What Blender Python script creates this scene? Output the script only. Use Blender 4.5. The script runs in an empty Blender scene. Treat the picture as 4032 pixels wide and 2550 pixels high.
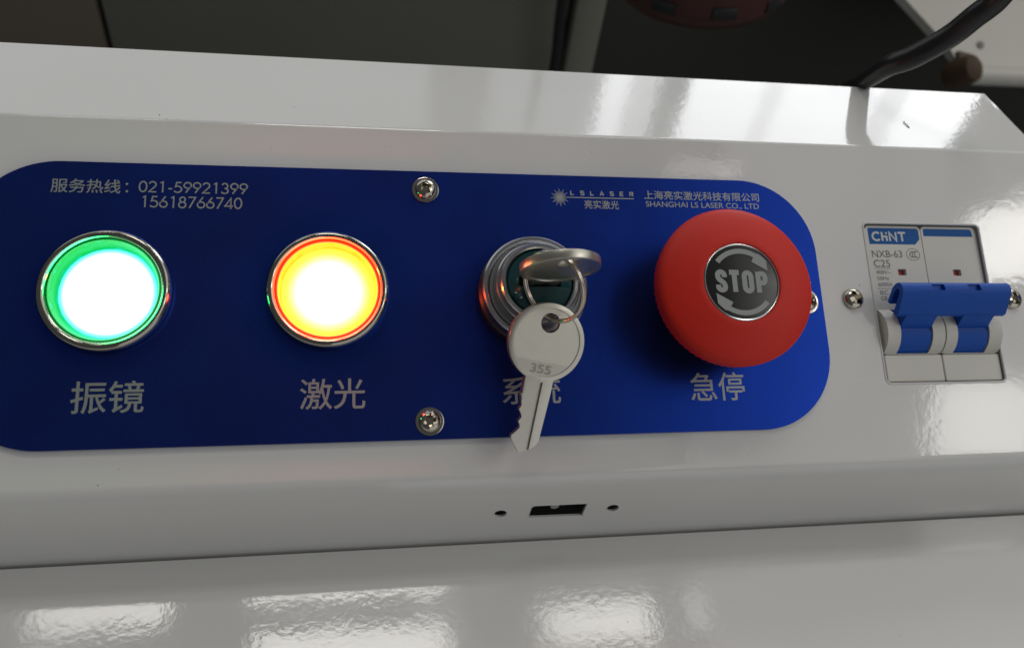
import bpy, bmesh, math, random
from mathutils import Matrix, Vector
PI = math.pi
SC = bpy.context.scene
C = SC.collection
S = 0.001                                   # everything below is written in millimetres
random.seed(7)

# ------------------------------------------------------------------ camera
cam = bpy.data.objects.new("camera", bpy.data.cameras.new("camera"))
C.objects.link(cam)
right = Vector((0.98410897, -0.1252709, 0.12584413))
down = Vector((-0.00452143, -0.72616805, -0.68750238))
fwd = Vector((0.17750803, 0.67600826, -0.71519489))
M = Matrix((( right.x, -down.x, -fwd.x, -36.628 * S),
            ( right.y, -down.y, -fwd.y, -142.940 * S),
            ( right.z, -down.z, -fwd.z, 144.146 * S),
            (0, 0, 0, 1)))
cam.matrix_world = M
cam.data.sensor_width = 36.0
cam.data.lens = 3180.0 / 4032.0 * 36.0
cam.data.clip_start = 0.005
cam.data.clip_end = 60
cam.data.dof.use_dof = True
cam.data.dof.focus_distance = 0.205
cam.data.dof.aperture_fstop = 15.0
SC.camera = cam

# ------------------------------------------------------------------ light
w = bpy.data.worlds.new("World"); SC.world = w; w.use_nodes = True
bg = w.node_tree.nodes["Background"]
bg.inputs[0].default_value = (0.93, 0.97, 1.0, 1)
bg.inputs[1].default_value = 0.07
SC.view_settings.view_transform = 'Standard'
SC.view_settings.look = 'None'
SC.view_settings.exposure = 0.10
SC.view_settings.gamma = 1
SC.cycles.max_bounces = 8
SC.cycles.use_denoising = True


def area(name, c, n, sx, sy, radiance, col=(1, 1, 1), up=(0, 1, 0)):
    """A rectangular lamp of given radiance, centre in mm, facing n."""
    d = bpy.data.lights.new(name, 'AREA'); d.shape = 'RECTANGLE'
    d.size = sx * S; d.size_y = sy * S
    d.energy = radiance * 4 * (sx * S) * (sy * S) * PI / 4 
    d.color = col
    o = bpy.data.objects.new(name, d); C.objects.link(o)
    z = -Vector(n).normalized(); u = Vector(up)
    x = u.cross(z).normalized(); y = z.cross(x)
    m = Matrix((x, y, z)).transposed().to_4x4()
    m.translation = Vector(c) * S
    o.matrix_world = m
    return o


def ceil_lamp(name, x0, x1, y0, y1, rad, col=(1, .97, .92), z=2200):
    return area(name, ((x0 + x1) / 2, (y0 + y1) / 2, z), (0, 0, -1), x1 - x0, y1 - y0, rad, col)


def wall_lamp(name, az0, az1, el0, el1, rad, col=(.96, .98, 1), dist=2500):
    x0 = 60 + dist * math.tan(math.radians(az0)); x1 = 60 + dist * math.tan(math.radians(az1))
    h = math.hypot(dist, (x0 + x1) / 2 - 60)
    z0 = h * math.tan(math.radians(el0)); z1 = h * math.tan(math.radians(el1))
    return area(name, ((x0 + x1) / 2, dist, (z0 + z1) / 2), (0, -1, 0), x1 - x0, z1 - z0, rad, col, up=(0, 0, 1))


# windows high on the wall behind the machine
wall_lamp("wall_window", 17.2, 19.4, 18, 40, 4.2)
wall_lamp("wall_window.001", 19.4, 21.8, 18, 40, 2.2)
wall_lamp("wall_window.002", 24.0, 29.6, 18, 40, 4.8)
wall_lamp("wall_window.003", 29.6, 31.0, 18, 40, 3.6)
wall_lamp("wall_window.004", 31.0, 37.5, 18, 40, 4.8)
wall_lamp("wall_window.005", 37.5, 39.2, 18, 40, 3.4)
wall_lamp("wall_window.006", 39.2, 43.2, 18, 38, 4.8)
wall_lamp("wall_fill", -55, 3, 12, 44, 0.6)  # added dim fill lamps, not windows: they brighten the top ledge's reflection
wall_lamp("wall_fill.001", 8, 17.2, 12, 44, 0.6)
# roof lights seen mirrored in the table and the sloping panel
ceil_lamp("roof_light", -1000, -625, 950, 1080, 7)
ceil_lamp("roof_light.001", -390, 215, 1003, 1150, 8)
ceil_lamp("roof_light.002", -365, 205, 660, 905, 7.5)
ceil_lamp("roof_light.003", 505, 865, 800, 930, 8)
ceil_lamp("roof_light.004", 975, 1050, 810, 950, 3)
ceil_lamp("roof_light.005", 860, 1090, -185, -130, 2)
ceil_lamp("roof_light.006", 1960, 2400, -520, -270, 9)
ceil_lamp("roof_light.007", 1950, 2400, -1250, -880, 6)
# added fill lamp behind the camera, lighting the front lip, table and breaker
area("front_fill", (2600, -3600, 900), (-.25, 1, 0), 5200, 2600, 0.48, (.97, .98, 1), up=(0, 0, 1))
# added overhead lamps standing in for light bounced off the ceiling
ceil_lamp("ceiling_fill", -2600, 900, -2600, 3200, 0.015, (1, .965, .91), z=2800)
ceil_lamp("ceiling_fill.001", 1300, 6200, -3600, 3200, 0.70, (1, .98, .95), z=2800)

# ------------------------------------------------------------------ helpers
PM = Matrix.Rotation(math.radians(30), 4, 'X')   # the sloping panel's frame


def nt(name):
    m = bpy.data.materials.new(name); m.use_nodes = True
    t = m.node_tree; b = t.nodes["Principled BSDF"]
    return m, t, b


def mat(name, col, rough=.4, metal=0.0, bump=0, bscale=800, bdist=.00005, var=0.0, vscale=60, coat=0, emit=None, es=1, rvar=0, spec=.5):
    m, t, b = nt(name)
    b.inputs["Base Color"].default_value = (*col, 1)
    b.inputs["Roughness"].default_value = rough
    b.inputs["Metallic"].default_value = metal
    b.inputs["Coat Weight"].default_value = coat
    b.inputs["Specular IOR Level"].default_value = spec
    if emit:
        b.inputs["Emission Color"].default_value = (*emit, 1); b.inputs["Emission Strength"].default_value = es
    tc = t.nodes.new("ShaderNodeTexCoord")
    if bump:
        n = t.nodes.new("ShaderNodeTexNoise"); n.inputs["Scale"].default_value = bscale; n.inputs["Detail"].default_value = 3
        t.links.new(tc.outputs["Object"], n.inputs["Vector"])
        bu = t.nodes.new("ShaderNodeBump"); bu.inputs["Strength"].default_value = bump; bu.inputs["Distance"].default_value = bdist
        t.links.new(n.outputs[0], bu.inputs["Height"]); t.links.new(bu.outputs[0], b.inputs["Normal"])
    if var or rvar:
        n = t.nodes.new("ShaderNodeTexNoise"); n.inputs["Scale"].default_value = vscale; n.inputs["Detail"].default_value = 5
        t.links.new(tc.outputs["Object"], n.inputs["Vector"])
        if var:
            mx = t.nodes.new("ShaderNodeMix"); mx.data_type = 'RGBA'
            mx.inputs[6].default_value = (*[c * (1 - var) for c in col], 1)
            mx.inputs[7].default_value = (*[min(1, c * (1 + var)) for c in col], 1)
            t.links.new(n.outputs[0], mx.inputs[0]); t.links.new(mx.outputs[2], b.inputs["Base Color"])
        if rvar:
            mr = t.nodes.new("ShaderNodeMapRange")
            mr.inputs[1].default_value = .3; mr.inputs[2].default_value = .7
            mr.inputs[3].default_value = rough - rvar; mr.inputs[4].default_value = rough + rvar
            t.links.new(n.outputs[0], mr.inputs[0]); t.links.new(mr.outputs[0], b.inputs["Roughness"])
    return m


def props(o, label=None, cat=None, group=None, kind=None):
    if label: o["label"] = label
    if cat: o["category"] = cat
    if group: o["group"] = group
    if kind: o["kind"] = kind
    return o


def thing(name, label, cat, loc=(0, 0, 0), panel=True, rot=None, group=None):
    o = bpy.data.objects.new(name, None); C.objects.link(o)
    o.empty_display_size = .005
    base = PM if panel else Matrix.Identity(4)
    m = base @ Matrix.Translation(Vector(loc) * S)
    if rot is not None: m = m @ rot
    o.matrix_world = m
    return props(o, label, cat, group)


def finish(me, angle=32):
    for p in me.polygons: p.use_smooth = True
    me.set_sharp_from_angle(angle=math.radians(angle))


def mk(name, bm, m, parent=None, loc=(0, 0, 0), rot=None, angle=32, scale=S):
    if isinstance(bm, bmesh.types.BMesh):
        bmesh.ops.recalc_face_normals(bm, faces=bm.faces)
        me = bpy.data.meshes.new(name); bm.to_mesh(me); bm.free()
        me.transform(Matrix.Scale(scale, 4))
    else:
        me = bm
    finish(me, angle)
    me.materials.clear(); me.materials.append(m)
    o = bpy.data.objects.new(name, me); C.objects.link(o)
    if parent: o.parent = parent
    mm = Matrix.Translation(Vector(loc) * S)
    if rot is not None: mm = mm @ rot
    o.matrix_local = mm
    return o


def lathe(prof, seg=96, ridge=None):
    bm = bmesh.new(); rows = []
    for r, z in prof:
        if r < 1e-6: rows.append([bm.verts.new((0, 0, z))]); continue
        row = []
        for k in range(seg):
            a = 2 * PI * k / seg; rr = r
            if ridge: rr += ridge(r, z, k)
            row.append(bm.verts.new((rr * math.cos(a), rr * math.sin(a), z)))
        rows.append(row)
    for a, b in zip(rows, rows[1:]):
        for k in range(seg):
            k2 = (k + 1) % seg
            if len(a) == 1 and len(b) == 1: continue
            if len(a) == 1: bm.faces.new((a[0], b[k], b[k2]))
            elif len(b) == 1: bm.faces.new((a[k], b[0], a[k2]))
            else: bm.faces.new((a[k], b[k], b[k2], a[k2]))
    return bm


def box(x0, x1, y0, y1, z0, z1, bev=0, seg=2, bm=None):
    bm = bm or bmesh.new()
    vs = [bm.verts.new((x, y, z)) for z in (z0, z1) for y in (y0, y1) for x in (x0, x1)]
    fs = [(0, 2, 3, 1), (4, 5, 7, 6), (0, 1, 5, 4), (2, 6, 7, 3), (0, 4, 6, 2), (1, 3, 7, 5)]
    faces = [bm.faces.new([vs[i] for i in f]) for f in fs]
    if bev:
        bmesh.ops.bevel(bm, geom=list({e for f in faces for e in f.edges}), offset=bev, segments=seg, profile=.5, affect='EDGES')
    return bm


def prism(pts, a0, a1, axis='z', bev=0, bseg=2, bm=None):
    """polygon pts extruded between a0 and a1 along axis. axis x: pts are (y,z); axis z: pts are (x,y)."""
    bm = bm or bmesh.new()
    f = (lambda p, a: (a, p[0], p[1])) if axis == 'x' else (lambda p, a: (p[0], p[1], a))
    lo = [bm.verts.new(f(p, a0)) for p in pts]; hi = [bm.verts.new(f(p, a1)) for p in pts]
    bm.faces.new(lo[::-1]); top = bm.faces.new(hi)
    n = len(pts)
    for i in range(n): bm.faces.new((lo[i], lo[(i + 1) % n], hi[(i + 1) % n], hi[i]))
    if bev: bmesh.ops.bevel(bm, geom=list(top.edges), offset=bev, segments=bseg, profile=.5, affect='EDGES')
    return bm


def rrect(x0, x1, y0, y1, r, n=8):
    out = []
    for cx, cy, a0 in ((x1 - r, y1 - r, 0), (x0 + r, y1 - r, 90), (x0 + r, y0 + r, 180), (x1 - r, y0 + r, 270)):
        for k in range(n + 1):
            a = math.radians(a0 + 90 * k / n); out.append((cx + r * math.cos(a), cy + r * math.sin(a)))
    return out


def circ(cx, cy, r, n=32, sx=1):
    return [(cx + r * sx * math.cos(2 * PI * k / n), cy + r * math.sin(2 * PI * k / n)) for k in range(n)]


def sweep(path, r, seg=10, closed=False, bm=None):
    bm = bm or bmesh.new(); P = [Vector(p) for p in path]; n = len(P)
    rr = r if isinstance(r, (list, tuple)) else [r] * n
    prev = None; rings = []
    for i in range(n):
        if closed: t = (P[(i + 1) % n] - P[i - 1]).normalized()
        else: t = (P[min(i + 1, n - 1)] - P[max(i - 1, 0)]).normalized()
        if prev is None:
            u = t.orthogonal().normalized()
        else:
            u = (prev - t * prev.dot(t)).normalized()
        prev = u; v = t.cross(u)
        rings.append([bm.verts.new(P[i] + (u * math.cos(2 * PI * k / seg) + v * math.sin(2 * PI * k / seg)) * rr[i]) for k in range(seg)])
    m = n if closed else n - 1
    for i in range(m):
        a, b = rings[i], rings[(i + 1) % n]
        off = 0
        if closed and i == n - 1:   # best twist match
            off = min(range(seg), key=lambda o: sum((a[k].co - b[(k + o) % seg].co).length for k in range(seg)))
        for k in range(seg):
            bm.faces.new((a[k], a[(k + 1) % seg], b[(k + 1 + off) % seg], b[(k + off) % seg]))
    if not closed:
        bm.faces.new(rings[0][::-1]); bm.faces.new(rings[-1])
    return bm


def spline(pts, n=12):
    P = [Vector(p) for p in pts]; P = [2 * P[0] - P[1]] + P + [2 * P[-1] - P[-2]]; out = []
    for i in range(1, len(P) - 2):
        for k in range(n):
            t = k / n
            out.append(.5 * ((2 * P[i]) + (P[i + 1] - P[i - 1]) * t + (2 * P[i - 1] - 5 * P[i] + 4 * P[i + 1] - P[i + 2]) * t * t + (3 * P[i] - P[i - 1] - 3 * P[i + 1] + P[i + 2]) * t ** 3))
    out.append(P[-2]); return out


def boolean(bm, cutters, wn=False, union=()):
    """Cut bmeshes out of a bmesh; returns a mesh in metres."""
    def tmp(b):
        bmesh.ops.recalc_face_normals(b, faces=b.faces)
        me = bpy.data.meshes.new("tmp"); b.to_mesh(me); b.free()
        o = bpy.data.objects.new("tmp", me); C.objects.link(o); return o
    o = tmp(bm); cs = []
    for k, c in enumerate(cutters):
        co = tmp(c); cs.append(co)
        md = o.modifiers.new("b", 'BOOLEAN'); md.operation = 'DIFFERENCE'; md.solver = 'EXACT'; md.object = co
    dg = bpy.context.evaluated_depsgraph_get()
    me = bpy.data.meshes.new_from_object(o.evaluated_get(dg))
    for x in [o] + cs:
        d = x.data; bpy.data.objects.remove(x); bpy.data.meshes.remove(d)
    if wn:
        finish(me, 25)
        o = bpy.data.objects.new("tmp", me); C.objects.link(o)
        md = o.modifiers.new("w", 'WEIGHTED_NORMAL'); md.keep_sharp = True; md.weight = 100
        dg = bpy.context.evaluated_depsgraph_get()
        me2 = bpy.data.meshes.new_from_object(o.evaluated_get(dg))
        bpy.data.objects.remove(o); me = me2
    me.transform(Matrix.Scale(S, 4))
    return me


def curve_shape(loops, ext, bev=0, res=1):
    cu = bpy.data.curves.new("tmp", 'CURVE'); cu.dimensions = '2D'; cu.fill_mode = 'BOTH'
    cu.extrude = ext; cu.bevel_depth = bev; cu.bevel_resolution = res; cu.offset = -bev
    for lp in loops:
        sp = cu.splines.new('POLY'); sp.points.add(len(lp) - 1)
        for p, q in zip(sp.points, lp): p.co = (q[0], q[1], 0, 1)
        sp.use_cyclic_u = True
    o = bpy.data.objects.new("tmp", cu); C.objects.link(o)
    dg = bpy.context.evaluated_depsgraph_get()
    me = bpy.data.meshes.new_from_object(o.evaluated_get(dg))
    bpy.data.objects.remove(o)
    bm = bmesh.new(); bm.from_mesh(me); bpy.data.meshes.remove(me)
    bmesh.ops.remove_doubles(bm, verts=bm.verts, dist=1e-4)
    return bm


def lettering(name, body, x0, x1, y0, y1, z, m, parent, bold=0.0, ext=0.02, shear=0, slant=0.0):
    """Text fitted to the box x0..x1, y0..y1 (mm) at height z. slant raises the right end."""
    cu = bpy.data.curves.new("tmp", 'FONT'); cu.body = body; cu.size = 1; cu.shear = shear
    cu.extrude = 0
    o = bpy.data.objects.new("tmp", cu); C.objects.link(o)
    dg = bpy.context.evaluated_depsgraph_get()
    me = bpy.data.meshes.new_from_object(o.evaluated_get(dg))
    bpy.data.objects.remove(o); bpy.data.curves.remove(cu)
    xs = [v.co.x for v in me.vertices]; ys = [v.co.y for v in me.vertices]
    ax, bx, ay, by = min(xs), max(xs), min(ys), max(ys)
    for v in me.vertices:
        u = (v.co.x - ax) / (bx - ax); t = (v.co.y - ay) / (by - ay)
        v.co = ((x0 + u * (x1 - x0)) * S, (y0 + t * (y1 - y0) + slant * u) * S, z * S)
    if bold:                                   # heavier face: the outline set several times, a hair apart
        bm = bmesh.new()
        for k in range(8):
            n0 = len(bm.verts); bm.from_mesh(me); bm.verts.ensure_lookup_table()
            for vv in bm.verts[n0:]:
                vv.co += Vector((bold * math.cos(PI * k / 4), bold * math.sin(PI * k / 4), .0012 * k)) * S
        bm.to_mesh(me); bm.free()
    return mk(name, me, m, parent)


# stroke letters -----------------------------------------------------------
def arc(cx, cy, rx, ry, a0, a1, n=18):
    return [(cx + rx * math.cos(math.radians(a0 + (a1 - a0) * k / n)), cy + ry * math.sin(math.radians(a0 + (a1 - a0) * k / n))) for k in range(n + 1)]


G = {   # geometric numerals, cap height 1: (advance, strokes)
    '0': (.66, [arc(.30, .5, .25, .46, 0, 360, 32)]),
    '1': (.66, [[(.16, .86), (.34, .96), (.34, 0.0)]]),
    '2': (.66, [arc(.29, .70, .23, .26, 165, -35, 18) + [(.05, .04), (.56, .04)]]),
    '3': (.66, [arc(.28, .72, .20, .24, 160, -90, 16), arc(.28, .27, .24, .235, 90, -160, 18)]),
    '4': (.66, [[(.60, .24), (.02, .24), (.44, .94), (.44, 0)]]),
    '5': (.66, [[(.52, .95), (.20, .95), (.12, .56)] + arc(.27, .32, .27, .28, 110, -150, 20)]),
    '6': (.66, [[(.42, .98), (.09, .42)] + arc(.30, .30, .25, .26, 150, 510, 30)]),
    '7': (.66, [[(.05, .95), (.55, .95), (.14, 0)]]),
    '8': (.66, [arc(.30, .73, .19, .22, 0, 360, 26), arc(.30, .27, .245, .245, 0, 360, 28)]),
    '9': (.66, [[(.18, .02), (.51, .58)] + arc(.30, .70, .25, .26, -30, 330, 30)]),
    '-': (.44, [[(.06, .36), (.34, .36)]]),
    'L': (.9, [[(.05, 1), (.05, .06), (.75, .06)]]),
    'S': (.95, [[(.85, .95), (.1, .95), (.1, .55), (.8, .5), (.8, .06), (.02, .06)]]),
    'A': (.95, [[(.0, 0), (.42, 1), (.84, 0)], [(.2, .25), (.64, .25)]]),
    'E': (.95, [[(.85, .95), (.08, .95), (.08, .06), (.85, .06)], [(.08, .5), (.75, .5)]]),
    'R': (.95, [[(.08, 0), (.08, .95), (.78, .95), (.78, .45), (.08, .45)], [(.45, .45), (.82, 0)]]),
}
CONDENSED = {
    'S': (.62, [[(.49, .68)] + arc(.29, .77, .20, .155, 0, 180, 10) + [(.10, .68), (.16, .58), (.42, .42), (.48, .32)] + arc(.29, .23, .20, .155, 0, -180, 10) + [(.09, .32)]]),
    'T': (.62, [[(.0, .93), (.58, .93)], [(.29, .93), (.29, .0)]]),
    'O': (.66, [arc(.29, .75, .20, .18, 0, 180, 12) + arc(.29, .25, .20, .18, 180, 360, 12) + [(.49, .75)]]),
    'P': (.60, [[(.09, 0), (.09, 1.0)], [(.17, .91), (.32, .91)] + arc(.34, .69, .17, .22, 85, -85, 12) + [(.17, .47)]]),
}
MARK = {
    'C': (.86, [arc(.42, .50, .38, .44, 45, 315, 22)]),
    'H': (.60, [[(.08, 1), (.08, 0)], [(.08, .5), (.5, .5), (.5, 0)]]),
    'i': (.22, [[(-.10, .78), (-.10, .98)]]),
    'N': (.84, [[(-.02, 0), (-.02, .96), (.58, .04), (.58, 1)]]),
    'T': (.8, [[(-.06, .94), (.66, .94)], [(.30, .94), (.30, 0)]]),
}


def strokes(name, body, x0, x1, y0, h, width, z, m, parent, table=G, slant=0.0, gap=0.0):
    bm = bmesh.new(); x = 0; segs = []
    for i, ch in enumerate(body):
        if ch == ' ': x += .5; continue
        adv, st = table[ch]
        for pl in st: segs.append([(x + px, py) for px, py in pl])
        x += adv + gap
    xs = [p[0] for s_ in segs for p in s_]; ax, bx = min(xs), max(xs)
    kx = (x1 - x0 - width) / (bx - ax)
    for j, s_ in enumerate(segs):
        P = [Vector((x0 + width / 2 + (px - ax) * kx, y0 + py * h + slant * (px - ax) / (bx - ax))) for px, py in s_]
        closed = (P[0] - P[-1]).length < width * .3 and len(P) > 4
        if closed: P = P[:-1]
        n = len(P); L = []; R = []
        for i in range(n):
            a = (P[i] - P[i - 1]) if (i > 0 or closed) else (P[1] - P[0])
            b = (P[(i + 1) % n] - P[i]) if (i < n - 1 or closed) else a
            a = a.normalized() if a.length > 1e-9 else b.normalized(); b = b.normalized() if b.length > 1e-9 else a
            t = (a + b); t = t.normalized() if t.length > 1e-6 else a
            nn = Vector((-t.y, t.x)); c = max(.5, nn.dot(Vector((-a.y, a.x))))
            o = nn * (width / 2 / c)
            zz = z + .0015 * (j % 3)
            L.append(bm.verts.new((*(P[i] + o), zz))); R.append(bm.verts.new((*(P[i] - o), zz)))
        for i in range(n if closed else n - 1):
            k = (i + 1) % n
            bm.faces.new((L[i], R[i], R[k], L[k]))
    return mk(name, bm, m, parent)


def flat(name, loops, z, m, parent, th=.03, loc=(0, 0, 0)):
    bm = bmesh.new()
    for lp in loops: prism(lp, z - th, z, bm=bm)
    return mk(name, bm, m, parent, loc)


# ------------------------------------------------------------------ materials
def paint():
    m, t, b = nt("white_enamel")
    b.inputs["Roughness"].default_value = .10
    b.inputs["Specular IOR Level"].default_value = .62
    tc = t.nodes.new("ShaderNodeTexCoord")
    n1 = t.nodes.new("ShaderNodeTexNoise"); n1.inputs["Scale"].default_value = 22; n1.inputs["Detail"].default_value = 4
    n2 = t.nodes.new("ShaderNodeTexNoise"); n2.inputs["Scale"].default_value = 620; n2.inputs["Detail"].default_value = 2
    n3 = t.nodes.new("ShaderNodeTexNoise"); n3.inputs["Scale"].default_value = 110; n3.inputs["Detail"].default_value = 2
    for n in (n1, n2, n3): t.links.new(tc.outputs["Object"], n.inputs["Vector"])
    mx = t.nodes.new("ShaderNodeMix"); mx.data_type = 'RGBA'
    mx.inputs[6].default_value = (.71, .705, .685, 1); mx.inputs[7].default_value = (.76, .755, .74, 1)
    t.links.new(n1.outputs[0], mx.inputs[0]); t.links.new(mx.outputs[2], b.inputs["Base Color"])
    b1 = t.nodes.new("ShaderNodeBump"); b1.inputs["Strength"].default_value = 1; b1.inputs["Distance"].default_value = .000013
    b2 = t.nodes.new("ShaderNodeBump"); b2.inputs["Strength"].default_value = 1; b2.inputs["Distance"].default_value = .000026
    t.links.new(n2.outputs[0], b1.inputs["Height"]); t.links.new(n3.outputs[0], b2.inputs["Height"])
    t.links.new(b2.outputs[0], b1.inputs["Normal"]); t.links.new(b1.outputs[0], b.inputs["Normal"])
    mr = t.nodes.new("ShaderNodeMapRange"); mr.inputs[1].default_value = .35; mr.inputs[2].default_value = .7
    mr.inputs[3].default_value = .05; mr.inputs[4].default_value = .10
    t.links.new(n1.outputs[0], mr.inputs[0]); t.links.new(mr.outputs[0], b.inputs["Roughness"])
    return m


def anodised():
    m, t, b = nt("blue_anodised")
    tc = t.nodes.new("ShaderNodeTexCoord")
    n = t.nodes.new("ShaderNodeTexNoise"); n.inputs["Scale"].default_value = 3500; n.inputs["Detail"].default_value = 2
    t.links.new(tc.outputs["Object"], n.inputs["Vector"])
    mx = t.nodes.new("ShaderNodeMix"); mx.data_type = 'RGBA'
    mx.inputs[6].default_value = (.0014, .022, .23, 1); mx.inputs[7].default_value = (.003, .044, .40, 1)
    t.links.new(n.outputs[0], mx.inputs[0]); t.links.new(mx.outputs[2], b.inputs["Base Color"])
    b.inputs["Metallic"].default_value = .95; b.inputs["Roughness"].default_value = .29
    b.inputs["Coat Weight"].default_value = .08; b.inputs["Coat Roughness"].default_value = .3
    bu = t.nodes.new("ShaderNodeBump"); bu.inputs["Strength"].default_value = .6; bu.inputs["Distance"].default_value = .00002
    t.links.new(n.outputs[0], bu.inputs["Height"]); t.links.new(bu.outputs[0], b.inputs["Normal"])
    # faint scuffs and finger marks that dull the sheen
    n2 = t.nodes.new("ShaderNodeTexNoise"); n2.inputs["Scale"].default_value = 38; n2.inputs["Detail"].default_value = 6
    t.links.new(tc.outputs["Object"], n2.inputs["Vector"])
    mr = t.nodes.new("ShaderNodeMapRange"); mr.inputs[1].default_value = .35; mr.inputs[2].default_value = .7
    mr.inputs[3].default_value = .27; mr.inputs[4].default_value = .36
    t.links.new(n2.outputs[0], mr.inputs[0]); t.links.new(mr.outputs[0], b.inputs["Roughness"])
    df = t.nodes.new("ShaderNodeBsdfDiffuse"); df.inputs[0].default_value = (.16, .16, .18, 1)
    ms = t.nodes.new("ShaderNodeMixShader"); ms.inputs[0].default_value = .04
    out = t.nodes["Material Output"]
    t.links.new(b.outputs[0], ms.inputs[1]); t.links.new(df.outputs[0], ms.inputs[2]); t.links.new(ms.outputs[0], out.inputs[0])
    return m


PAINT = paint()
BLUE = anodised()
PRINT = mat("grey_print", (.36, .38, .38), .45, .5)
CHROME = mat("chrome", (.42, .40, .34), .10, 1, bump=.3, bscale=900, bdist=.00003)
SCREWM = mat("nickel_screw", (.52, .48, .40), .14, 1, bump=.4, bscale=1500, bdist=.00003)
SCREWD = mat("screw_recess_shade", (.10, .09, .08), .5, .8)  # shade inside the cross recess, painted as a darker metal
ALU = mat("brushed_aluminium", (.50, .50, .51), .24, 1, bump=.3, bscale=2500, bdist=.00002)
TEAL = mat("teal_plastic", (.008, .05, .055), .12, 0, bump=.6, bscale=300, bdist=.0001, coat=.4)
BLACK = mat("black_plastic", (.012, .012, .013), .35)
DARK = mat("dark_void", (.004, .004, .004), .8)
RED = mat("red_plastic", (.66, .022, .011), .5, 0, spec=.28, bump=.35, bscale=2200, bdist=.00003, var=.10, vscale=40)
LABELK = mat("black_label", (.012, .013, .012), .28)
LABELG = mat("grey_label_print", (.33, .35, .33), .45)
SILVER = mat("silver_trim", (.8, .8, .78), .25, 1)
BREAK = mat("cream_plastic", (.68, .665, .60), .42, 0, bump=.25, bscale=2500, bdist=.00003, var=.04, vscale=30)
HANDLE = mat("blue_plastic", (.005, .085, .46), .48, 0, spec=.25, bump=.3, bscale=2500, bdist=.00003, var=.08, vscale=50)
HEADER = mat("blue_print", (.003, .10, .36), .5, spec=.2)
INK = mat("grey_ink", (.10, .10, .095), .6)
INKW = mat("white_ink", (.62, .64, .62), .5)
FLAG = mat("red_flag", (.5, .06, .05), .5)


def key_mat():
    m, t, b = nt("nickel_key")
    b.inputs["Metallic"].default_value = .95; b.inputs["Roughness"].default_value = .33
    b.inputs["Base Color"].default_value = (.60, .575, .50, 1)
    tc = t.nodes.new("ShaderNodeTexCoord"); sp = t.nodes.new("ShaderNodeSeparateXYZ")
    t.links.new(tc.outputs["Object"], sp.inputs[0])
    wv = t.nodes.new("ShaderNodeTexWave"); wv.inputs["Scale"].default_value = 1100; wv.bands_direction = 'DIAGONAL'
    t.links.new(tc.outputs["Object"], wv.inputs["Vector"])
    up = t.nodes.new("ShaderNodeMath"); up.operation = 'GREATER_THAN'; up.inputs[1].default_value = -.0047
    t.links.new(sp.outputs[1], up.inputs[0])
    ln = t.nodes.new("ShaderNodeVectorMath"); ln.operation = 'LENGTH'
    fl = t.nodes.new("ShaderNodeCombineXYZ"); t.links.new(sp.outputs[0], fl.inputs[0]); t.links.new(sp.outputs[1], fl.inputs[1])
    t.links.new(fl.outputs[0], ln.inputs[0])
    inr = t.nodes.new("ShaderNodeMath"); inr.operation = 'LESS_THAN'; inr.inputs[1].default_value = .0080
    t.links.new(ln.outputs["Value"], inr.inputs[0])
    mu = t.nodes.new("ShaderNodeMath"); mu.operation = 'MULTIPLY'; t.links.new(up.outputs[0], mu.inputs[0]); t.links.new(inr.outputs[0], mu.inputs[1])
    mu2 = t.nodes.new("ShaderNodeMath"); mu2.operation = 'MULTIPLY'; t.links.new(mu.outputs[0], mu2.inputs[0]); t.links.new(wv.outputs[1], mu2.inputs[1])
    bu = t.nodes.new("ShaderNodeBump"); bu.inputs["Strength"].default_value = .6; bu.inputs["Distance"].default_value = .00005
    t.links.new(mu2.outputs[0], bu.inputs["Height"])
    n = t.nodes.new("ShaderNodeTexNoise"); n.inputs["Scale"].default_value = 700; n.inputs["Detail"].default_value = 4
    t.links.new(tc.outputs["Object"], n.inputs["Vector"])
    b2 = t.nodes.new("ShaderNodeBump"); b2.inputs["Strength"].default_value = .5; b2.inputs["Distance"].default_value = .00004
    t.links.new(n.outputs[0], b2.inputs["Height"]); t.links.new(bu.outputs[0], b2.inputs["Normal"])
    t.links.new(b2.outputs[0], b.inputs["Normal"])
    return m


KEYM = key_mat()


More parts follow.
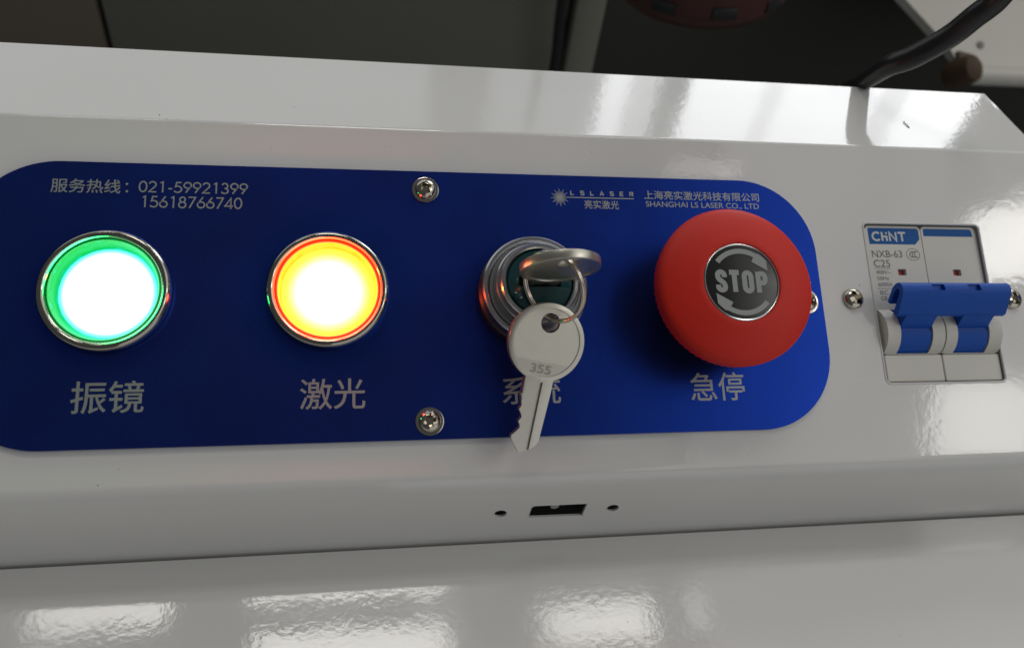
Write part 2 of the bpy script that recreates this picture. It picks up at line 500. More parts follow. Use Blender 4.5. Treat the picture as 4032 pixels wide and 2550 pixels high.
def glow(name, stops, r_out, surf=(.1, .1, .1), streak=0):
    """Lit lens: emission by the distance from the lens axis (mm)."""
    m, t, b = nt(name)
    b.inputs["Base Color"].default_value = (*surf, 1); b.inputs["Roughness"].default_value = .15; b.inputs["Specular IOR Level"].default_value = .12
    tc = t.nodes.new("ShaderNodeTexCoord"); sp = t.nodes.new("ShaderNodeSeparateXYZ"); t.links.new(tc.outputs["Object"], sp.inputs[0])
    cb = t.nodes.new("ShaderNodeCombineXYZ"); t.links.new(sp.outputs[0], cb.inputs[0]); t.links.new(sp.outputs[1], cb.inputs[1])
    ln = t.nodes.new("ShaderNodeVectorMath"); ln.operation = 'LENGTH'; t.links.new(cb.outputs[0], ln.inputs[0])
    dv = t.nodes.new("ShaderNodeMath"); dv.operation = 'DIVIDE'; dv.inputs[1].default_value = r_out * S
    t.links.new(ln.outputs["Value"], dv.inputs[0])
    fac = dv.outputs[0]
    if streak:
        n = t.nodes.new("ShaderNodeTexNoise"); n.inputs["Scale"].default_value = 350; n.inputs["Detail"].default_value = 3
        t.links.new(tc.outputs["Object"], n.inputs["Vector"])
        s1 = t.nodes.new("ShaderNodeMath"); s1.operation = 'SUBTRACT'; s1.inputs[1].default_value = .5; t.links.new(n.outputs[0], s1.inputs[0])
        s2 = t.nodes.new("ShaderNodeMath"); s2.operation = 'MULTIPLY_ADD'; s2.inputs[1].default_value = streak
        t.links.new(s1.outputs[0], s2.inputs[0]); t.links.new(fac, s2.inputs[2]); fac = s2.outputs[0]
    cr = t.nodes.new("ShaderNodeValToRGB"); t.links.new(fac, cr.inputs[0])
    el = cr.color_ramp.elements
    while len(el) > 1: el.remove(el[-1])
    el[0].position = stops[0][0]; el[0].color = (*stops[0][1], 1)
    for p, c in stops[1:]:
        e = el.new(p); e.color = (*c, 1)
    t.links.new(cr.outputs[0], b.inputs["Emission Color"]); b.inputs["Emission Strength"].default_value = 1
    return m


# ------------------------------------------------------------------ white sheet-metal cabinet top (world frame)
def fillet(p, q, r_, r, n):
    """corner q between p and r_, radius r"""
    p, q, r_ = Vector(p), Vector(q), Vector(r_)
    a = (p - q).normalized(); b = (r_ - q).normalized(); ang = a.angle(b)
    d = r / math.tan(ang / 2); c = q + (a + b).normalized() * (r / math.sin(ang / 2))
    s0 = q + a * d - c; s1 = q + b * d - c
    th = s0.angle(s1); sgn = 1 if s0.x * s1.y - s0.y * s1.x > 0 else -1
    out = []
    for k in range(n + 1):
        t = sgn * th * k / n
        out.append((c.x + s0.x * math.cos(t) - s0.y * math.sin(t), c.y + s0.x * math.sin(t) + s0.y * math.cos(t)))
    return out


A, B_, Cc, D, E_ = (76.2, -75), (76.2, 23.9), (41.4, 23.9), (-38.8, -22.4), (-38.8, -75)
outer = [A] + fillet(A, B_, Cc, 1.0, 6) + fillet(B_, Cc, D, 2.6, 14) + fillet(Cc, D, E_, 5.5, 24) + [E_]
t_ = 1.2
A2, B2, C2, D2, E2 = (75.6, -75), (75.6, 23.3), (41.24, 23.3), (-38.2, -22.56), (-38.2, -75)
inner = [E2] + fillet(E2, D2, C2, 4.9, 12) + fillet(D2, C2, B2, 2.0, 6) + [B2, A2]
shell = prism(outer + inner, -240, 165.8, axis='x')


def pcut(bm):                         # panel frame -> world frame (mm)
    bm.transform(PM); return bm


def fcut(bm):                         # drawn (x, z) on the front flange
    bm.transform(Matrix(((1, 0, 0, 0), (0, 0, 1, 0), (0, 1, 0, 0), (0, 0, 0, 1)))); return bm


cutters = [pcut(prism(rrect(102.5, 139.6, -22.1, 24.1, 1.4), -8, 8)),
           pcut(prism(circ(-96.1, 2.7, 12.6, 48), -8, 8)), pcut(prism(circ(-45.7, 3.1, 12.6, 48), -8, 8)),
           fcut(prism([(4.3, -38.75), (18.6, -38.95), (18.9, -33.1), (5.3, -33.1), (4.5, -33.8)], -50, -30)),
           fcut(prism(circ(-3.3, -36.1, 1.65), -50, -30)),
           fcut(prism(circ(26.3, -35.9, 1.65), -50, -30))]
cab = thing("control_cabinet", "white enamelled sheet metal cabinet with sloping control panel and slotted front lip", "cabinet", (0, 0, 0), panel=False)
mk("sheet_body", boolean(shell, cutters, wn=True), PAINT, cab, angle=25)
endp = [A] + fillet(A, B_, Cc, 1.0, 6) + fillet(B_, Cc, D, 2.6, 8) + fillet(Cc, D, E_, 5.5, 12) + [E_]
mk("end_panel", prism(endp, 165.8, 166.8, axis='x'), PAINT, cab)
mk("end_panel", prism(endp, -241, -240, axis='x'), PAINT, cab)


def lip(pts3, r=.28):
    return sweep(pts3, r, 8, closed=True)


# the rounded paint build-up round each cut-out
mk("cutout_lip", lip([PM @ Vector((x, y, -.12)) for x, y in rrect(102.4, 139.7, -22.2, 24.2, 1.5)], .34), PAINT, cab)
mk("cutout_lip", lip([(x, -38.72, z) for x, z in [(4.2, -38.9), (18.7, -39.05), (19.0, -33.0), (5.2, -33.0), (4.4, -33.75)]], .16), PAINT, cab)
for cx, cz in ((-3.3, -36.1), (26.3, -35.9)):
    mk("cutout_lip", lip([(x, -38.72, z) for x, z in circ(cx, cz, 1.72, 24)], .15), PAINT, cab)
# connector seen in the slot
conn = thing("socket_connector", "connector on an added dark box, with a pale round contact inside the front slot of the cabinet", "connector", (11.5, -35.5, -37), panel=False)
mk("shell", box(-22, 22, 0, 5, -7, 6, .3), mat("connector_shade_black", (.02, .018, .016), .5), conn)  # black box widened to darken the interior behind slot and holes
rb = lathe([(0, 0), (.6, 0), (.6, .5), (1.15, .5), (1.15, 1.0), (1.0, 1.1), (0, 1.1)], 24)
mk("contact", rb, mat("connector_grey", (.5, .54, .46), .4), conn, (0, 0, -.7), Matrix.Rotation(PI / 2, 4, 'X'))
mk("guide", box(-4.6, -2.2, -.5, 0, -.4, .9, .1), mat("connector_mid", (.05, .045, .04), .5), conn)

# ------------------------------------------------------------------ table below the lip
tab = thing("work_table", "glossy white table top in front of the cabinet lip, mirroring roof lights", "table", (0, -40.1, -49.3), panel=False)
tp = [(-500, -24), (.4, -24), (.4, -.3)] + [(.4 - .3 * (1 - math.cos(math.radians(a))), -.3 + .3 * math.sin(math.radians(a))) for a in (30, 60, 90)] + [(-500, 0)]
mk("table_top", prism(tp, -420, 420, axis="x"), PAINT, tab, angle=5)

# ------------------------------------------------------------------ blue name plate
PL = thing("name_plate", "blue anodised name plate with rounded corners and grey lettering", "sign", (0, 0, 0))
mk("plate", boolean(prism(rrect(-129.3, 86.1, -33.6, 35.5, 21, 20), .02, 1.0, bev=.22, bseg=1),
                    [prism(circ(-96.1, 2.7, 12.6, 64), -2, 3), prism(circ(-45.7, 3.1, 12.6, 64), -2, 3)]), BLUE, PL, angle=20)
Z1 = 1.03
lettering("hotline_text", "服务热线", -110.4, -94.9, 27.5, 31.0, Z1, PRINT, PL, bold=.03)
flat("colon", [circ(-93.5, 30.0, .3, 14), circ(-93.4, 28.1, .3, 14)], Z1, PRINT, PL)
strokes("phone_number", "021-59921399", -90.8, -65.4, 28.0, 2.85, .36, Z1, PRINT, PL)
strokes("phone_number", "15618766740", -89.9, -66.6, 24.1, 2.95, .36, Z1, PRINT, PL)
lettering("button_caption", "振镜", -102.3, -86.8, -25.5, -18.2, Z1, PRINT, PL, bold=.06)
lettering("button_caption", "激光", -52.1, -37.0, -25.7, -18.5, Z1, PRINT, PL, bold=.06)
lettering("button_caption", "系统", -3.6, 11.1, -25.6, -18.7, Z1, PRINT, PL, bold=.05)
lettering("button_caption", "急停", 45.6, 60.4, -25.8, -18.5, Z1, PRINT, PL, bold=.05)
lettering("company_name", "上海亮实激光科技有限公司", 37.6, 71.0, 29.3, 31.8, Z1, PRINT, PL, bold=.03)
# serif capitals: thin letters plus little serif bars
lettering("company_name", "SHANGHAI LS LASER CO., LTD", 37.9, 70.7, 26.9, 28.7, Z1, PRINT, PL, bold=.02)
strokes("logo_text", "L S L A S E R", 17.0, 34.6, 30.0, 1.15, .30, Z1, PRINT, PL, gap=.9)
flat("logo_rule", [[(15.4, 29.15), (34.6, 29.15), (34.6, 29.42), (15.4, 29.42)]], Z1, PRINT, PL)
lettering("logo_text", "亮实激光", 20.7, 30.2, 26.2, 28.6, Z1, PRINT, PL, bold=.03)
burst = [circ(14.1, 29.2, .85, 20)]
for k in range(24):
    a = 2 * PI * k / 24 + .06; l = 2.45 if k % 2 == 0 else 1.75
    p = Vector((math.cos(a), math.sin(a))); q = Vector((-p.y, p.x)); c = Vector((14.1, 29.2))
    burst.append([tuple(c + p * .7 + q * .11), tuple(c + p * .7 - q * .11), tuple(c + p * l - q * .07), tuple(c + p * l + q * .07)])
flat("logo_starburst", burst, Z1, PRINT, PL)


# ------------------------------------------------------------------ screws
def cross_cutter(r, h0, h1, wd):
    bm = bmesh.new()
    for ang in (0, 90):
        b2 = bmesh.new()
        b, t = .25, 1.0
        vs = []
        for z, k in ((h0, .45), (h1, 1.0)):
            for sx, sy in ((-1, -1), (1, -1), (1, 1), (-1, 1)):
                vs.append(b2.verts.new((sx * r * k, sy * wd * (.6 + .4 * k), z)))
        for f in ((3, 2, 1, 0), (4, 5, 6, 7), (0, 1, 5, 4), (1, 2, 6, 5), (2, 3, 7, 6), (3, 0, 4, 7)):
            b2.faces.new([vs[i] for i in f])
        b2.transform(Matrix.Rotation(math.radians(ang), 4, 'Z'))
        yield b2


dome = lathe([(0, 0), (2.9, 0), (2.95, .35)] + [(2.95 * math.cos(math.radians(a)), .35 + 1.75 * math.sin(math.radians(a))) for a in range(12, 90, 8)] + [(0, 2.1)], 48)
SCREW_ME = boolean(dome, list(cross_cutter(2.15, .2, 2.3, .62)))
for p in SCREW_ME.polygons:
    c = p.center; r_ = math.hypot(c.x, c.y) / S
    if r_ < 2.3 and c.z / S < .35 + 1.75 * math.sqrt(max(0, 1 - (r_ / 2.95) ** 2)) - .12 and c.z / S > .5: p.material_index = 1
WASH = lathe([(2.2, 0), (3.45, 0), (3.5, .15), (3.42, .36), (2.9, .48), (2.2, .4)], 48)
proto_w = None


def screw(x, y, z, ang, label, washer, tilt=0):
    global proto_w
    t = thing("screw", label, "screw", (x, y, z), rot=Matrix.Rotation(math.radians(ang), 4, 'Z'), group="crosshead screws in the control panel")
    zz = 0
    if washer:
        if proto_w is None:
            proto_w = mk("washer", WASH, SCREWM, t)
        else:
            o = proto_w.copy(); C.objects.link(o); o.parent = t; o.matrix_local = Matrix.Identity(4)
        zz = .3
    o = mk("head", SCREW_ME, SCREWM, t, (0, 0, zz), angle=40); o.data.materials.append(SCREWD)
    if washer: o.scale = (.90, .90, .9)
    return t


screw(-21.5, 30.3, 1.0, 28, "crosshead screw with washer in the plate's upper edge, beside the company logo", True)
screw(-21.7, -29.3, 1.0, 12, "crosshead screw with washer in the plate's lower edge, near the hanging key's tip", True)
screw(81.2, .6, 1.0, 40, "crosshead screw half hidden behind the red stop button at the plate's edge", True)
screw(95.9, 1.6, 0, 22, "domed crosshead screw between the blue plate and the circuit breaker", False)
screw(146.0, 1.6, 0, 5, "domed crosshead screw at the far end of the breaker's blue handle", False)


# ------------------------------------------------------------------ lit push buttons
def indicator(x, y, label, wall, disc, edge, disc_z, disc_r):
    t = thing("indicator_button", label, "button", (x, y, 1.0), group="lit push buttons on the blue plate")
    prof = [(12.4, 0), (14.6, 0), (14.75, .5)] + [(13.45 + 1.3 * math.cos(math.radians(a)), 1.6 + 2.1 * math.sin(math.radians(a))) for a in range(0, 136, 9)] + [(12.3, 2.6), (12.2, 1.0)]
    mk("bezel", lathe(prof + [(12.4, 0)], 128), CHROME, t, angle=60)
    mk("collar", lathe([(12.2, 1.2), (12.2, 2.7), (12.05, 3.0), (11.85, 2.8), (11.85, 1.2), (12.2, 1.2)], 96), edge, t, angle=60)
    mk("lens_wall", lathe([(11.9, 2.8), (11.75, 2.2), (disc_r + .35, disc_z + .8), (disc_r + .1, disc_z)], 96), wall, t, angle=60)
    mk("lens", lathe([(disc_r + .15, disc_z), (disc_r * .6, disc_z + .28), (0, disc_z + .4)], 96), disc, t, angle=60)
    return t


def halo_light(name, x, y, col, watts):
    """Added lamp floating above a button, for a coloured halo and glints."""
    d = bpy.data.lights.new(name, 'POINT'); d.energy = watts; d.color = col; d.shadow_soft_size = .004
    o = bpy.data.objects.new(name, d); C.objects.link(o)
    o.matrix_world = PM @ Matrix.Translation(Vector((x, y, 8.5)) * S)


halo_light("green_halo_lamp", -96.1, 2.7, (.02, 1, .22), .008)  # unseen lamps added above the buttons for coloured halo and red glints
halo_light("red_halo_lamp", -45.7, 3.1, (1, .03, .008), .022)
g_wall = glow("green_lens_wall", [(0, (0, .8, .6)), (.885, (0, .9, .7)), (.93, (0, .55, .08)), (.965, (0, .72, .14)), (.985, (0, .62, .08)), (1, (.0, .85, .38))], 11.95, (.0, .02, .005), streak=.10)
g_disc = glow("green_lens", [(0, (2.2, 2.6, 2.4)), (.84, (1.8, 2.4, 2.2)), (.93, (.35, 1.5, 1.4)), (1, (.0, .85, .75))], 11.0, streak=.01)
g_edge = mat("green_collar", (.02, .2, .05), .3, emit=(0, .22, .04), es=1.0)
y_wall = glow("amber_lens_wall", [(0, (1.2, .8, .02)), (.92, (1.15, .80, .03)), (.955, (1.1, .62, .01)), (.975, (1.15, .80, .04)), (1, (1.2, .78, .05))], 11.95, (.02, .01, .0), streak=.10)
y_disc = glow("amber_lens", [(0, (2.4, 2.4, 2.0)), (.58, (2.2, 2.1, 1.5)), (.74, (1.5, 1.25, .5)), (.86, (1.15, .92, .10)), (1, (1.1, .82, .04))], 11.6, streak=.02)
y_edge = mat("red_collar", (.05, .0, .0), .3, emit=(1.0, .006, .001), es=9.0)
indicator(-96.1, 2.7, "round push button glowing green over a white-hot lens, chrome bezel", g_wall, g_disc, g_edge, -.6, 10.8)
indicator(-45.7, 3.1, "round push button glowing amber over a white-hot lens, chrome bezel", y_wall, y_disc, y_edge, -.9, 11.3)

# ------------------------------------------------------------------ key switch
KX, KY = 4.5, 2.1
ks = thing("key_switch", "round aluminium key switch with dark teal face and key inserted", "key switch", (KX, KY, 1.0))
mk("base", lathe([(0, 0), (13.6, 0), (13.6, 3.6), (12.8, 4.4), (0, 4.4)], 96), BLACK, ks)
mk("bezel", lathe([(12.9, 3.4), (13.2, 6.2), (13.2, 7.9), (12.8, 8.3), (12.1, 8.3), (11.6, 7.9), (11.4, 7.5), (10.5, 7.5), (10.5, 4.5), (12.5, 3.4), (12.9, 3.4)], 128), ALU, ks, angle=25)
mk("inner_ring", lathe([(10.5, 6), (10.4, 11.0), (10.1, 11.3), (9.7, 11.3), (9.6, 13.2), (9.3, 13.6), (8.6, 13.6), (8.3, 13.2), (8.3, 9), (10.5, 6)], 128), ALU, ks, angle=25)
lockf = lathe([(0, 7), (8.2, 7), (8.2, 12.4), (7.7, 13.0), (0, 13.1)], 96)
mk("lock_face", boolean(lockf, [box(-5.2, 5.2, -1.3, 1.3, 9, 15)]), TEAL, ks, angle=30)
mk("index_wedge", box(-6.6, -4.6, -4.6, -2.8, 12.9, 13.7, .3), TEAL, ks)


# ------------------------------------------------------------------ keys and split ring
def key_mesh(thk=2.0, flip=1):
    bow = []
    a0 = math.degrees(math.asin(3.5 / 9.3))
    out = []
    for k in range(61):
        a = math.radians(-90 + a0 + (360 - 2 * a0) * k / 60); out.append((9.3 * math.cos(a), 9.3 * math.sin(a)))
    # out runs from the shank's +x side counter-clockwise to its -x side
    shank = [(-3.5, -12.6), (-3.9, -12.9), (-3.3, -14.0), (-2.9, -15.6), (-3.3, -16.6), (-2.6, -17.6), (-2.3, -18.4), (-2.9, -19.4),
             (-2.4, -20.2), (-2.3, -20.9), (-2.9, -21.8), (-3.9, -22.9), (-3.8, -23.6), (-1.3, -26.8), (.4, -26.3), (2.4, -24.6), (3.0, -23.4), (3.5, -12)]
    loops = [[(x, y) for x, y in out + shank], circ(0, 4.6, 2.35, 28)]
    bm = curve_shape(loops, thk / 2 - .15, .15)
    cut1 = lathe([(0, thk / 2 - .22), (8.1, thk / 2 - .22), (8.3, thk / 2 + .5), (0, thk / 2 + .5)], 64)
    cut2 = prism([(-.1, -9.6), (1.0, -9.4), (.9, -27.5), (-.7, -27.5)], thk / 2 - .75, thk / 2 + 1)
    cut3 = prism([(-2.8, -10.0), (-.1, -9.8), (-.7, -27.5), (-4.6, -27.5)], thk / 2 - .22, thk / 2 + 1)
    cut4 = cut1.copy(); cut4.transform(Matrix.Rotation(PI, 4, 'Y'))
    return boolean(bm, [cut1, cut4, cut2, cut3])


KEY_ME = key_mesh()


def key(label, origin, uy, ux_hint, text=True):
    uy = Vector(uy).normalized(); ux = Vector(ux_hint); ux = (ux - uy * ux.dot(uy)).normalized(); uz = ux.cross(uy)
    r = Matrix((ux, uy, uz)).transposed().to_4x4()
    t = thing("key", label, "key", origin, rot=r)
    mk("key_blank", KEY_ME, KEYM, t, angle=30)
    if text:
        lettering("key_number", "355", -2.6, 2.4, -7.4, -5.4, 1.0 - .22 + .07, mat("key_stamp", (.42, .40, .34), .6, .5), t, bold=.08)
    return t


key("nickel key turned edge-on, standing in the key switch", (6.9, 2.4, 25.2), (.14, .02, 1), (1, 0.03, 0), text=False)
hb = Vector((4.9, -12.9, 14.8)); hu = Vector((.19, .91, .30)).normalized()
key("nickel key numbered 355 hanging from the split ring over the plate", tuple(hb), tuple(hu), (1, .10, -.05))
hole = hb + hu * 4.6


def circle3(a, b, c, n=96):
    a, b, c = Vector(a), Vector(b), Vector(c)
    ab, ac = b - a, c - a; nrm = ab.cross(ac)
    cen = a + (nrm.cross(ab) * ac.length_squared + ac.cross(nrm) * ab.length_squared) / (2 * nrm.length_squared)
    r = (a - cen).length; u = (a - cen).normalized(); nn = nrm.normalized(); v = nn.cross(u)
    return cen, r, u, v, nn


cen, rr, u, v, nn = circle3((.2, 2.4, 17.2), (7.9, 2.4, 29.2), tuple(hole + Vector((0.2, .9, .2))))
kr = thing("key_ring", "small steel split ring linking the inserted key to the hanging key", "key ring", tuple(cen))
coil = []
for k in range(0, 97 * 2):
    a = 2 * PI * k / 96
    coil.append(tuple((u * math.cos(a) + v * math.sin(a)) * rr + nn * (-.48 + .96 * k / 192)))
mk("coil", sweep(coil, .50, 10), mat("ring_steel", (.60, .54, .46), .18, 1), kr, angle=50)

# ------------------------------------------------------------------ emergency stop
es = thing("stop_button", "large red mushroom emergency stop button with black centre label", "stop button", (53.3, .4, 1.0))
mk("collar", lathe([(0, 0), (14.5, 0), (14.5, 1.6), (13.8, 2.2), (11.2, 2.2), (11, 9), (0, 9)], 96), BLACK, es)
NR = 288


def ridge(r, z, k):
    if r > 19.1 and z < 14.6:
        f = min(1, max(0, (14.6 - z) / .8)); return -.16 * f * (0 if (k // 2) % 2 else 1)
    return 0


hp = [(0, 7), (11.5, 7), (14.5, 8), (17.5, 9.6), (19.3, 11.0), (19.75, 11.7), (19.95, 13.4), (20.0, 13.8), (20.1, 14.7), (20.1, 15.7), (19.9, 16.4), (19.4, 16.95), (18.6, 17.35),
      (16.5, 18.1), (14.0, 18.8), (11.5, 19.35), (10.25, 19.6), (9.95, 19.55), (9.8, 19.3), (9.8, 18.9), (0, 18.9)]
mk("mushroom_head", lathe(hp, NR, ridge), RED, es, angle=48)
mk("label_ring", lathe([(9.35, 18.9), (9.72, 18.95), (9.72, 19.45), (9.55, 19.55), (9.35, 19.42)], 96), SILVER, es)
mk("label_disc", lathe([(9.45, 18.95), (9.4, 19.25), (9.0, 19.36), (0, 19.42)], 96), LABELK, es)
strokes("stop_text", "STOP", -6.9, 6.7, -2.45, 5.3, 1.3, 19.48, LABELG, es, CONDENSED, slant=-.35, gap=.17)


def arrow(rot):
    pts = []
    a = [140 - (140 - 60) * k / 20 for k in range(21)]
    for x in a: pts.append((8.4 * math.cos(math.radians(x)), 8.4 * math.sin(math.radians(x))))
    for x in (54, 46, 38): pts.append((8.7 * math.cos(math.radians(x)), 8.7 * math.sin(math.radians(x))))
    pts.append((7.55 * math.cos(math.radians(22)), 7.55 * math.sin(math.radians(22))))
    pts.append((5.9 * math.cos(math.radians(60)), 5.9 * math.sin(math.radians(60))))
    for x in a[::-1]: pts.append((7.15 * math.cos(math.radians(x)), 7.15 * math.sin(math.radians(x))))
    c, s_ = math.cos(rot), math.sin(rot)
    return [(x * c - y * s_, x * s_ + y * c) for x, y in pts]


flat("turn_arrow", [arrow(0)], 19.47, LABELG, es)
flat("turn_arrow", [arrow(PI)], 19.47, LABELG, es)

# ------------------------------------------------------------------ circuit breaker
cb = thing("circuit_breaker", "white two-pole circuit breaker with blue linked toggle handle", "circuit breaker", (0, 0, 0))
F = -.9
body1 = rrect(103.35, 121.05, -13.9, 23.6, .9, 5)
body2 = rrect(121.3, 139.25, -13.9, 23.6, .9, 5)
wcut = [prism(rrect(111.95, 114.55, 8.85, 10.75, .25, 3), -2.2, 2), prism(rrect(129.6, 132.2, 8.85, 10.75, .25, 3), -2.2, 2)]
tcut1 = box(106.9, 117.4, -13.7, -1.2, -8, 2); tcut2 = box(124.6, 135.1, -13.7, -1.2, -8, 2)
mk("pole_body", boolean(prism(body1, -12, F, bev=.35), [wcut[0], tcut1]), BREAK, cb, angle=12)
mk("pole_body", boolean(prism(body2, -12, F, bev=.35), [wcut[1], tcut2]), BREAK, cb, angle=12)
mk("end_cover", prism(rrect(103.4, 121.05, -21.65, -14.05, .5, 4), -12, F + .25, bev=.3), BREAK, cb, angle=12)
mk("end_cover", prism(rrect(121.3, 139.2, -21.65, -14.05, .5, 4), -12, F + .25, bev=.3), BREAK, cb, angle=12)
for x in (113.25, 130.9):
    mk("status_flag", box(x - 1.25, x + 1.25, 8.9, 10.7, -2.6, -2.05), FLAG, cb)
# white cheeks either side of each toggle
cR, cy_, ch = 7.2, -7.45, -4.5
seg = [(cy_ + cR * math.cos(math.radians(a)), ch + cR * math.sin(math.radians(a))) for a in range(150, 29, -5)]
seg = [(y, h) for y, h in seg if h > F - .4]
seg = [(seg[0][0], -3)] + seg + [(seg[-1][0], -3)]
for x0, x1 in ((103.4, 107.3), (117.1, 120.95), (121.4, 124.85), (134.8, 139.0)):
    b = prism(seg, x0, x1, axis='x')
    mk("hub_cheek", b, BREAK, cb, angle=30)
bar_prof = [(-4.6, 5.0), (-4.3, 6.2), (-1.5, 8.2), (.6, 9.5), (1.8, 9.8), (3.0, 9.5), (3.9, 8.6), (4.1, 7.4), (3.4, 5.6), (.2, 2.6), (-.6, 3.4), (2.0, 6.0), (2.6, 7.4), (2.0, 8.2), (.8, 7.9), (-3.0, 4.6)]
bar = prism(bar_prof, 104.6, 137.7, axis='x')
mk("linked_handle", boolean(bar, [box(113.6, 117.4, 1.5, 3.3, 8.7, 11), box(124.6, 128.4, 1.5, 3.3, 8.7, 11)]), HANDLE, cb, angle=38)
for x0, x1 in ((107.45, 116.95), (125.0, 134.65)):
    arm = prism([(-2.6, 7.0), (-4.4, 5.8), (-6.0, 3.6), (-7.2, 2.25), (-7.6, .5), (-3, -1), (-1.6, 1.5), (-.6, 5)], x0, x1, axis='x')
    mk("toggle_arm", arm, HANDLE, cb, angle=35)
    brl = prism([(cy_ + 6.6 * math.cos(math.radians(a)), ch + 6.6 * math.sin(math.radians(a))) for a in range(175, 4, -5)], x0 + .05, x1 - .05, axis='x')
    mk("toggle_drum", brl, HANDLE, cb, angle=30)
    mk("toggle_rib", prism([(cy_ + 6.9 * math.cos(math.radians(a)), ch + 6.9 * math.sin(math.radians(a))) for a in (175, 150, 130, 118, 108, 98, 95)] + [(cy_, ch)], x0 + .1, x1 - .1, axis='x'), HANDLE, cb, angle=35)
P0 = F + .03
flat("brand_band", [[(104.35, 18.1), (104.35, 22.6), (104.7, 22.95), (120.0, 22.95), (120.5, 22.4), (120.5, 19.8), (118.9, 18.1)]], P0, HEADER, cb)
strokes("brand_lettering", "CHiNT", 105.3, 116.4, 19.05, 2.7, .60, P0 + .03, INKW, cb, MARK)
flat("brand_band", [[(122.0, 20.7), (122.0, 22.5), (122.4, 22.95), (137.3, 22.95), (137.9, 22.4), (138.0, 20.7)]], P0, HEADER, cb)
lettering("rating_text", "NXB-63", 104.6, 114.1, 14.1, 16.2, P0, INK, cb)
lettering("rating_text", "C25", 104.7, 109.8, 11.3, 13.4, P0, INK, cb)
flat("rating_rule", [[(104.8, 10.85), (109.8, 10.85), (109.8, 10.98), (104.8, 10.98)], [(104.8, 4.9), (110.4, 4.9), (110.4, 5.03), (104.8, 5.03)]], P0, INK, cb)
lettering("rating_text", "400V~", 105.0, 109.6, 9.2, 10.3, P0, INK, cb)
lettering("rating_text", "50Hz", 105.1, 108.8, 7.4, 8.5, P0, INK, cb)
lettering("rating_text", "6000A", 105.1, 109.6, 5.6, 6.7, P0, INK, cb)
lettering("rating_text", "IEC", 105.3, 107.9, 3.2, 4.4, P0, INK, cb)
lettering("rating_text", "GB", 105.3, 107.3, 1.5, 2.7, P0, INK, cb)


def ribbon(bm, path, wd, z, closed=False):
    P = [Vector(p) for p in path]; n = len(P); L = []; R = []
    for i in range(n):
        t = (P[(i + 1) % n] - P[i - 1]) if closed else (P[min(i + 1, n - 1)] - P[max(i - 1, 0)])
        t.normalize(); o = Vector((-t.y, t.x)) * wd / 2
        L.append(bm.verts.new((*(P[i] + o), z))); R.append(bm.verts.new((*(P[i] - o), z)))
    for i in range(n if closed else n - 1):
        k = (i + 1) % n; bm.faces.new((L[i], R[i], R[k], L[k]))


bm = bmesh.new()
ribbon(bm, circ(117.6, 15.1, 1.75, 36, sx=1.2), .16, P0, closed=True)
for dx in (-.75, 0, .75): ribbon(bm, arc(117.6 + dx + .35, 15.1, .62, .85, 60, 300), .24, P0)
mk("certification_mark", bm, INK, cb)

# ------------------------------------------------------------------ things behind the cabinet
GREYP = mat("grey_panel", (.15, .15, .125), .55, 0, bump=.2, bscale=200, bdist=.0002, var=.12, vscale=12)
BROWNP = mat("brown_panel", (.14, .12, .092), .6, 0, var=.15, vscale=12)
DARKP = mat("dark_panel", (.033, .032, .025), .6, 0, var=.15, vscale=9)
PALE = mat("pale_panel", (.62, .60, .54), .35, 0, bump=.2, bscale=100, bdist=.0003, var=.08, vscale=10)
rc = thing("machine_frame", "dark grey machine frame standing behind the cabinet", "machine", (0, 330, -300), panel=False)
mk("side_panel", box(-700, -187.5, 1, 40, -300, 420, 1), BROWNP, rc)
mk("front_panel", box(-184.5, 87, 0, 40, -300, 420, 1.5), GREYP, rc)
mk("edge_post", box(90, 109, -5, 40, -300, 420, 2), mat("post_grey", (.2, .2, .165), .5, var=.1, vscale=15), rc)
mk("recess_panel", box(110, 900, 30, 50, -300, 420), DARKP, rc)
wire = spline([(71, 318, 200), (75, 318, 60), (79, 317, -64), (81.5, 318, -108), (80, 320, -200), (70, 322, -420)], 10)
hc = mk("hanging_cable", sweep([tuple(p) for p in wire], 3.4, 14), mat("dark_rubber", (.012, .012, .012), .45), None, angle=60)
props(hc, "thin black cable hanging down against the grey frame", "cable")
# red vented beacon
bc = thing("alarm_beacon", "dark red round beacon with slotted rim hanging above the cabinet", "beacon", (107, 200, 24), panel=False, rot=Matrix.Rotation(math.radians(-6), 4, 'Y'))
REDB = mat("beacon_red", (.07, .02, .018), .4, 0, var=.2, vscale=60)
mk("dome", lathe([(0, -30), (25, -29.6), (34, -27), (39, -22), (40, -18), (40, 10), (0, 10)], 96), REDB, bc)
for k in range(10):
    a = 2 * PI * k / 10 + .28
    bb = box(-5.2, 5.2, -1.2, 1.2, -2.6, 2.6, .4)
    mk("vent", bb, BLACK, bc, (39.3 * math.cos(a), 39.3 * math.sin(a), -17.5), Matrix.Rotation(a + PI / 2, 4, 'Z'))
mk("rim", lathe([(40, 0), (43, 0), (43.5, 4), (43, 9), (40, 9), (40, 0)], 96), mat("beacon_grey", (.25, .23, .21), .35), bc)
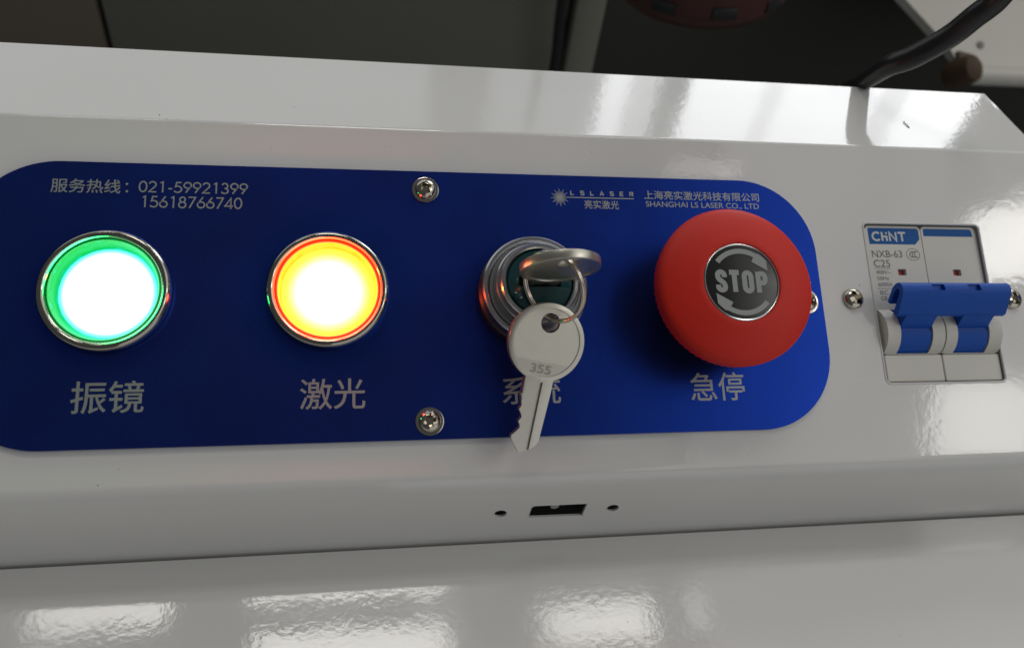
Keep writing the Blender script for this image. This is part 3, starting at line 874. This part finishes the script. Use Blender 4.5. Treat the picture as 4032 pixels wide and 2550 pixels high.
# pale bent sheet and its dark clamp
pb = thing("pale_guard", "pale bent sheet guard behind the thick black cable", "guard", (0, 250, -60), panel=False, rot=Matrix.Rotation(math.radians(35), 4, 'X'))
mk("sheet", prism([(313, -1), (700, 10), (700, 130), (200, 130), (236, 88), (275.3, 44), (300.5, 16), (306, 8), (309, 1)], -6, 0, bev=1.5), PALE, pb)
mk("rolled_edge", sweep([(314, 2, -5), (360, 3, -5.5), (700, 14, -6)], 6, 20), PALE, pb, angle=60)
mk("rivet", lathe([(0, 0), (2.4, 0), (2.2, .7), (0, 1.1)], 24), mat("rivet_grey", (.20, .19, .16), .5), pb, (321.5, 18.3, 0))
kb = thing("brown_knob", "worn brown knob at the lower corner of the pale guard", "knob", (304, 244, -55), panel=False, rot=Matrix.Rotation(math.radians(40), 4, 'X') @ Matrix.Rotation(.3, 4, 'Y'))
mk("grip", lathe([(0, 7), (4.5, 6.5), (7.5, 4.5), (8.6, 0), (8.2, -8), (6.5, -12), (0, -13)], 20), mat("brown_rubber", (.075, .045, .022), .7, var=.4, vscale=120, bump=.6, bscale=250, bdist=.0006), kb)
mk("stem", box(-3, 10, -2, 12, -5, -2, .5), mat("brown_wood", (.11, .075, .04), .6), kb)
# thick cable
pts = [(121, 96, -40), (122, 91, 0), (122.3, 84, 17.4), (122.6, 78, 24.1), (122.0, 73, 29.5), (121.8, 67.5, 36), (125.2, 64, 40.9), (130.8, 61, 49.1), (133.7, 59, 56.3), (136.2, 57, 63.5), (134.8, 55, 73.8), (126, 52, 100), (100, 45, 160)]
cp = spline(pts, 10)
tc_ = mk("thick_cable", sweep([tuple(p) for p in cp], [2.7 + .7 * min(1, max(0, (i - 25) / 35)) for i in range(len(cp))], 20), mat("black_rubber", (.014, .014, .015), .32, 0, bump=.4, bscale=300, bdist=.0002), None, angle=60)
props(tc_, "thick black cable rising over the back edge of the cabinet", "cable")

# dust specks and a hair on the enamel
bm = bmesh.new()
spots = [((-55, 49.7, 24), .28), ((-87.5, 43.4, 24), .42), ((-85.6, 41.9, 24), .25), ((-82.8, 42.0, 24), .22), ((35.3, 47.6, 24), .25), ((-38, 60, 24), .16), ((20, 66, 24), .14), ((60, 55, 24), .14)]
for (x, y, z), r in spots:
    r *= .42
    b2 = bmesh.ops.create_icosphere(bm, subdivisions=1, radius=r, matrix=Matrix.Translation((x, y, z - .08)))
for x, y, r in [(-95.6, -41.4, .28), (-91.5, -38, .2), (24, 43, .2), (95, -20, .18), (110, 38, .16), (98.6, 5.6, .3), (-60, 41, .2), (-10, -39, .16), (60, -40, .18), (-30, 42.5, .15), (150, -30, .2)]:
    r *= .6
    p = PM @ Vector((x, y, -.02))
    bmesh.ops.create_icosphere(bm, subdivisions=1, radius=r, matrix=Matrix.Translation(p))
for k in range(26):
    x, y = random.uniform(-110, 130), random.uniform(-85, -44)
    bmesh.ops.create_icosphere(bm, subdivisions=1, radius=random.uniform(.06, .14), matrix=Matrix.Translation((x, y, -49.32)))
sweep([(127.2, 56, 24), (126.6, 55.2, 24.1), (126.9, 53.8, 24.1), (127.1, 52.4, 24)], .12, 6, bm=bm)
props(mk("dust_specks", bm, mat("dust", (.16, .14, .11), .8), None), kind="stuff")
